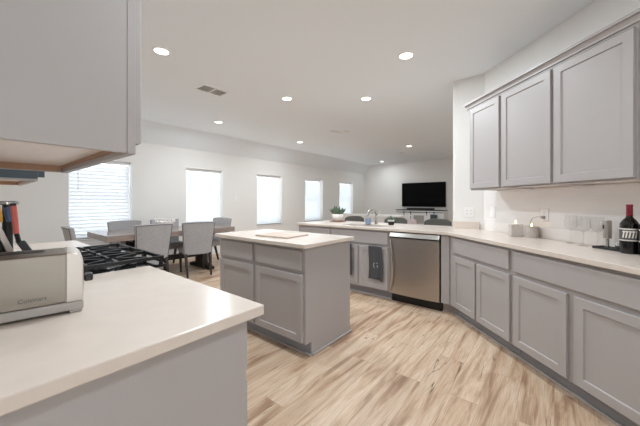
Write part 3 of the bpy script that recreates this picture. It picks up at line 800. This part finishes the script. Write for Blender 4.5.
plate('small white light switch plate on the long wall between second and third windows', (4.40, YW, 1.33), 0, .075, 'light switch')
t = thing('corner_sensor', 'small grey sensor high in the corner beside the far wall', 'sensor', (XT-.03, YW-.03, 2.27), radians(-45))
box_obj('housing', (-.03, .03, -.02, .02, -.055, .055), M_TRIM, t, .006)
box_obj('lens', (-.018, .018, -.023, -.0195, -.03, .01), M_GREYPL, t, .003)

# ================================================================== DINING
t = thing('dining_table', 'long weathered wood dining table with thick top below the two left windows', 'table', (2.265, 5.26, 0))
bm = bm_new(); add_box(bm, -1.02, 1.02, -.50, .50, .685, .77); obj('tabletop', bm, M_TABLE, t, .004)
for sx in (-.62, .62):
    bm = bm_new(); add_box(bm, sx-.06, sx+.06, -.13, .13, .09, .64); obj('pedestal', bm, M_ESP, t, .006)
    bm = bm_new(); add_prism(bm, [(-.36, 0), (.36, 0), (.36, .05), (.2, .09), (-.2, .09), (-.36, .05)], sx-.055, sx+.055, Matrix(((0, 0, 1, 0), (1, 0, 0, 0), (0, 1, 0, 0), (0, 0, 0, 1)))); obj('foot', bm, M_ESP, t, .004)
    bm = bm_new(); add_box(bm, sx-.05, sx+.05, -.38, .38, .641, .684); obj('cleat', bm, M_ESP, t, .004)
bm = bm_new(); add_box(bm, -.555, .555, -.03, .03, .22, .31); obj('stretcher', bm, M_ESP, t, .004)

def make_chair(label, loc, rz):
    t = thing('dining_chair', label, 'chair', loc, rz, 'grey upholstered dining chairs')
    def bk(off):
        def f(u, v):
            x = (u-.5)*(.44 + .09*v); z = .36 + .56*v
            curve = .055*(2*u-1)**2*(.6+.4*v)
            y = -.20 - .095*v**1.2 + curve + off*(1 - .25*abs(2*u-1)**6)
            if v > .95: z -= .006
            z += -.012*(2*u-1)**2*v
            return Vector((x, y, z))
        return f
    bm = bm_new(); add_sheet(bm, 12, 10, bk(-.032), bk(.036)); bk_ = obj('backrest', bm, M_FAB, t, .012, smooth=True)
    bm = bm_new(); F = bk(-.034); add_tube(bm, [F(.015, v/8) for v in range(8)] + [F(.015 + .97*u/12, .975) for u in range(13)] + [F(.985, v/8) for v in range(7, -1, -1)], .0055, 6)
    obj('piping', bm, M_PIPE, bk_, smooth=True)
    bm = bm_new()
    def st(top):
        def f(u, v):
            x = (u-.5)*(.45+.03*v); y = -.20 + .46*v
            zz = .475 - .012*((2*u-1)**4 + (2*v-1)**4) if top else .375
            return Vector((x, y, zz))
        return f
    add_sheet(bm, 10, 10, st(True), st(False)); obj('seat', bm, M_FAB, t, .012, smooth=True)
    for sx in (-1, 1):
        bm = bm_new(); add_taper(bm, (sx*.195, .215, 0), (sx*.2, .225, .38), .028, .046); obj('leg', bm, M_ESP, t, .003)
        bm = bm_new(); add_taper(bm, (sx*.185, -.29, 0), (sx*.195, -.19, .38), .028, .044); obj('leg', bm, M_ESP, t, .003)
    return t
ch = make_chair('grey upholstered dining chair seen from behind, just above the range grates', (1.83, 4.95, 0), 0)
dup(ch, 'grey upholstered dining chair seen from behind, left of the island, turned slightly right', (2.56, 4.87, 0), radians(-15))
dup(ch, 'grey dining chair across the table in front of the nearest window', (1.82, 5.70, 0), pi)
dup(ch, 'grey dining chair across the table behind the white bowl', (2.51, 5.72, 0), pi)
dup(ch, 'grey dining chair at the right end of the table beside the island', (3.21, 5.42, 0), pi/2+.12)
dup(ch, 'grey dining chair at the left end of the table, seen side on beyond the counter', (1.16, 5.12, 0), -pi/2-.1)
# bowl
t = thing('bowl', 'white lattice centrepiece bowl on the dining table', 'bowl', (2.22, 5.27, .7705))
t.scale = (1.15, 1.15, 1.25)
bm = bm_new(); add_lathe(bm, [(.07, 0), (.08, .008), (.11, .05), (.13, .105), (.125, .106), (.104, .052), (.06, .014), (.0, .012)], 28); obj('basin', bm, M_WHITE, t, smooth=True)
bm = bm_new()
for i in range(14):
    a = 2*pi*i/14
    M = Matrix.Translation((.133*cos(a), .133*sin(a), .12)) @ Matrix.Rotation(a+pi/2, 4, 'Z') @ Matrix.Rotation(pi/2, 4, 'X')
    pts = [M @ Vector((.026*cos(2*pi*k/12), .022*sin(2*pi*k/12), 0)) for k in range(13)]
    add_tube(bm, pts, .0045, 6)
obj('lattice_rim', bm, M_WHITE, t, smooth=True)

# ================================================================== LIVING ROOM
t = thing('television', 'large black flat television on the far living room wall', 'television', (XT, 3.81, 1.06), RP)
box_obj('housing', (-.815, .815, -.055, -.02, 0, .905), M_BLACK, t, .004)
box_obj('screen', (-.805, .805, -.057, -.0552, .018, .893), M_SCREEN, t)
box_obj('wall_mount', (-.3, .3, -.02, -.001, .25, .65), M_BLACK, t)
t = thing('media_console', 'white sliding-door media console under the television', 'console', (XT-.01, 3.83, 0), RP)
box_obj('body', (-.86, .86, -.40, 0, .06, .925), M_TRIM, t, .004)
box_obj('console_top', (-.88, .88, -.42, 0, .926, .955), M_ESP, t, .004)
box_obj('plinth', (-.84, .84, -.38, -.02, 0, .0595), M_TRIM, t)
bm = bm_new(); add_box(bm, -.86, .86, -.424, -.408, .855, .872); obj('rail', bm, M_BLACK, t)
for x in (-.42, .42):
    d = box_obj('sliding_door', (x-.21, x+.21, -.425, -.402, .08, .83), M_TRIM, t, .004)
    for hx in (-.13, .13):
        bm = bm_new(); add_lathe(bm, [(.028, 0), (.028, .012)], 14, Matrix.Translation((x+hx, -.426, .864)) @ Matrix.Rotation(pi/2, 4, 'X')); add_box(bm, x+hx-.01, x+hx+.01, -.434, -.426, .76, .864); obj('hanger', bm, M_BLACK, d)
    bm = bm_new(); add_box(bm, x+.12, x+.14, -.436, -.426, .55, .72); obj('pull', bm, M_BLACK, d)
for x, zz, nm in ((.0, .45, 0), (.0, .12, 0)):
    bm = bm_new(); add_box(bm, -.19, .19, -.404, -.4012, zz, zz+.3); obj('cubby', bm, M_GREYPL, t)
t = thing('soundbar', 'black soundbar on the white media console', 'soundbar', (XT-.25, 3.83, .9555), RP)
box_obj('grille', (-.5, .5, -.045, .045, .006, .062), M_BLACK, t, .01)
for x in (-.4, .4): box_obj('foot', (x-.03, x+.03, -.03, .03, 0, .0065), M_BLACK, t)
t = thing('media_player', 'small dark square box in front of the white console, right end', 'electronics', (XT-.50, 3.27, 0), RP)
box_obj('case', (-.11, .11, -.04, .04, .62, .80), M_DKGREY, t, .006)
box_obj('stand', (-.02, .02, -.02, .02, .02, .62), M_DKGREY, t); box_obj('foot', (-.1, .1, -.06, .06, 0, .02), M_DKGREY, t)
# sofa (faces the television)
t = thing('sofa', 'pale grey sofa with its back to the kitchen, beyond the bar stools', 'sofa', (8.0, 4.42, 0), RP)
SW = 1.15
box_obj('base', (-SW, SW, -.40, .52, .10, .40), M_SOFA, t, .03)
box_obj('back', (-SW, SW, -.42, -.18, .38, .875), M_SOFA, t, .05)
for sx in (-1, 1): box_obj('arm', (min(sx*SW, sx*(SW-.2)), max(sx*SW, sx*(SW-.2)), -.17, .52, .39, .64), M_SOFA, t, .05)
for i in range(3):
    x0 = -SW+.205+i*.632; box_obj('seat_cushion', (x0, x0+.625, -.16, .54, .405, .53), M_SOFA, t, .03)
    box_obj('back_cushion', (x0+.01, x0+.615, -.17, .02, .54, .85), M_SOFA, t, .04)
for sx in (-1, 1):
    for y in (-.36, .48):
        bm = bm_new(); add_taper(bm, (sx*1.08, y, 0), (sx*1.08, y, .1), .04, .05); obj('leg', bm, M_ESP, t)
# pink accent chair
t = thing('accent_chair', 'blush pink accent chair back showing between the right two bar stools', 'armchair', (6.15, 2.42, 0), RP)
bm = bm_new()
def ac(off):
    def f(u, v):
        return Vector(((u-.5)*(.50-.06*v), -.26 - .08*v + off + .05*(2*u-1)**2, .40+.50*v - .03*(2*u-1)**2*v))
    return f
add_sheet(bm, 10, 8, ac(-.05), ac(.05)); obj('backrest', bm, M_PINK, t, .015, smooth=True)
box_obj('seat', (-.26, .26, -.22, .30, .26, .44), M_PINK, t, .03)
for sx in (-1, 1):
    for y in (-.22, .25):
        bm = bm_new(); add_taper(bm, (sx*.22, y, 0), (sx*.22, y, .26), .025, .04); obj('leg', bm, M_ESP, t)
# bar stools
def make_stool(label, y):
    t = thing('counter_stool', label, 'stool', (4.50, y, 0), RF, 'charcoal counter stools')
    def bk(off):
        def f(u, v):
            a = 2*u-1; x = a*.21*(1-.03*v); y_ = -.24 - .03*v + .06*a*a + off
            return Vector((x, y_, .72 + v*(.255 - .045*abs(a)**4)))
        return f
    bm = bm_new(); add_sheet(bm, 14, 6, bk(-.025), bk(.025)); obj('backrest', bm, M_STOOL, t, .01, smooth=True)
    box_obj('seat', (-.21, .21, -.2, .21, .60, .68), M_STOOL, t, .02)
    for sx in (-1, 1):
        bm = bm_new(); add_taper(bm, (sx*.2, .2, 0), (sx*.17, .17, .6), .028, .036); obj('leg', bm, M_ESP, t)
        bm = bm_new(); add_taper(bm, (sx*.2, -.22, 0), (sx*.17, -.17, .6), .028, .036); obj('leg', bm, M_ESP, t)
        bm = bm_new(); add_taper(bm, (sx*.17, -.17, .6), (sx*.17, -.235, .74), .03, .026); obj('back_post', bm, M_ESP, t)
    bm = bm_new(); add_box(bm, -.18, .18, .18, .2, .2, .225); obj('footrest', bm, M_ESP, t)
    return t
st = make_stool('charcoal counter stool behind the bar right of the white succulent pot', 2.97)
dup(st, 'charcoal counter stool behind the bar right of the faucet', (4.50, 2.13, 0))
dup(st, 'charcoal counter stool behind the bar next to the white wall end', (4.50, 1.43, 0))

# ================================================================== CEILING FIXTURES
LIGHTS = [(1.275, 3.107, 'recessed ceiling light beside the top left cabinet'),
          (3.034, 3.086, 'recessed ceiling light above the island, left of the middle pair'),
          (3.772, 2.174, 'recessed ceiling light above the sink, right of the middle pair'),
          (3.098, 5.019, 'recessed ceiling light over the dining table, below the air vent'),
          (5.449, 5.071, 'recessed ceiling light near the sloped ceiling, right of the dining table'),
          (10.048, 5.097, 'smallest recessed ceiling light, in the far corner by the television wall'),
          (7.725, 3.105, 'recessed ceiling light in front of the television'),
          (2.928, 1.209, 'recessed ceiling light nearest the angled wall cabinets'),
          (1.3, 1.25, 'added unseen ceiling light over the near aisle, out of frame above'),  # unseen lamp added to brighten the island front and foreground
          (1.0, -.7, 'added unseen ceiling light over the spot behind the viewer')]  # added lamp behind the viewer, lights the foreground from out of view
def make_light(x, y, label):
    t = thing('recessed_light', label, 'ceiling light', (x, y, ZC), 0, 'recessed ceiling lights')
    bm = bm_new(); add_lathe(bm, [(.092, -.0005), (.09, -.006), (.07, -.008), (.066, -.004)], 28, closed=False); obj('trim_ring', bm, M_TRIM, t, smooth=True)
    bm = bm_new(); add_lathe(bm, [(.0655, -.0045), (.06, -.005), (.001, -.0052)], 24, closed=False); obj('lamp', bm, M_LAMP, t)
    return t
l0 = make_light(*LIGHTS[0])
for i, (x, y, lb) in enumerate(LIGHTS):
    if i: dup(l0, lb, (x, y, ZC))
    ld = bpy.data.lights.new('downlight', 'AREA'); ld.shape = 'DISK'; ld.size = .13; ld.energy = DOWNLIGHT_W * (.45 if x > 10 else .8 if (x < 3 and abs(y-1.209) < .01) else 1); ld.color = (.88, .95, 1.0); ld.spread = radians(180)
    lo = bpy.data.objects.new('downlight', ld); COL.objects.link(lo); lo.location = (x, y, ZC-.012)
def vent(label, x, y, a, b, rz, halves=2):
    t = thing('air_vent', label, 'vent', (x, y, ZC), rz, 'ceiling air vents')
    bm = bm_new()
    for d in ((-a, a, -b, -b+.025), (-a, a, b-.025, b), (-a, -a+.025, -b+.025, b-.025), (a-.025, a, -b+.025, b-.025)): add_box(bm, d[0], d[1], d[2], d[3], -.008, 0)
    if halves == 2: add_box(bm, -.01, .01, -b+.025, b-.025, -.008, 0)
    obj('frame', bm, M_TRIM, t)
    bm = bm_new(); add_box(bm, -a+.025, a-.025, -b+.025, b-.025, -.0015, -.0005); obj('duct', bm, M_GREYPL, t)
    bm = bm_new(); n = 7
    for k in range(n):
        yy = -b+.025 + (k+.5)*(2*b-.05)/n
        add_box(bm, -a+.026, a-.026, -.007, .007, -.001, .001, Matrix.Translation((0, yy, -.005)) @ Matrix.Rotation(radians(35), 4, 'X'))
    obj('louvers', bm, M_TRIM, t)
    return t
vent('white two-part ceiling air vent left of centre, above the dining area', 2.165, 3.66, .20, .125, 0)
vent('small slim ceiling vent in the middle, past the kitchen lights', 5.12, 3.69, .17, .07, radians(-20), 1)
vent('tiny far ceiling vent near the television wall', 8.70, 3.70, .2, .07, 0, 1)
t = thing('smoke_detector', 'small round white smoke detector beside the middle ceiling vent', 'smoke detector', (5.25, 3.50, ZC))
bm = bm_new(); add_lathe(bm, [(.02, -.032), (.045, -.03), (.06, -.02), (.065, -.0005)], 24); obj('cover', bm, M_WHITE, t, smooth=True)
bm = bm_new(); add_lathe(bm, [(.006, -.0345), (.006, -.0322)], 10); obj('indicator', bm, M_GREYPL, t)
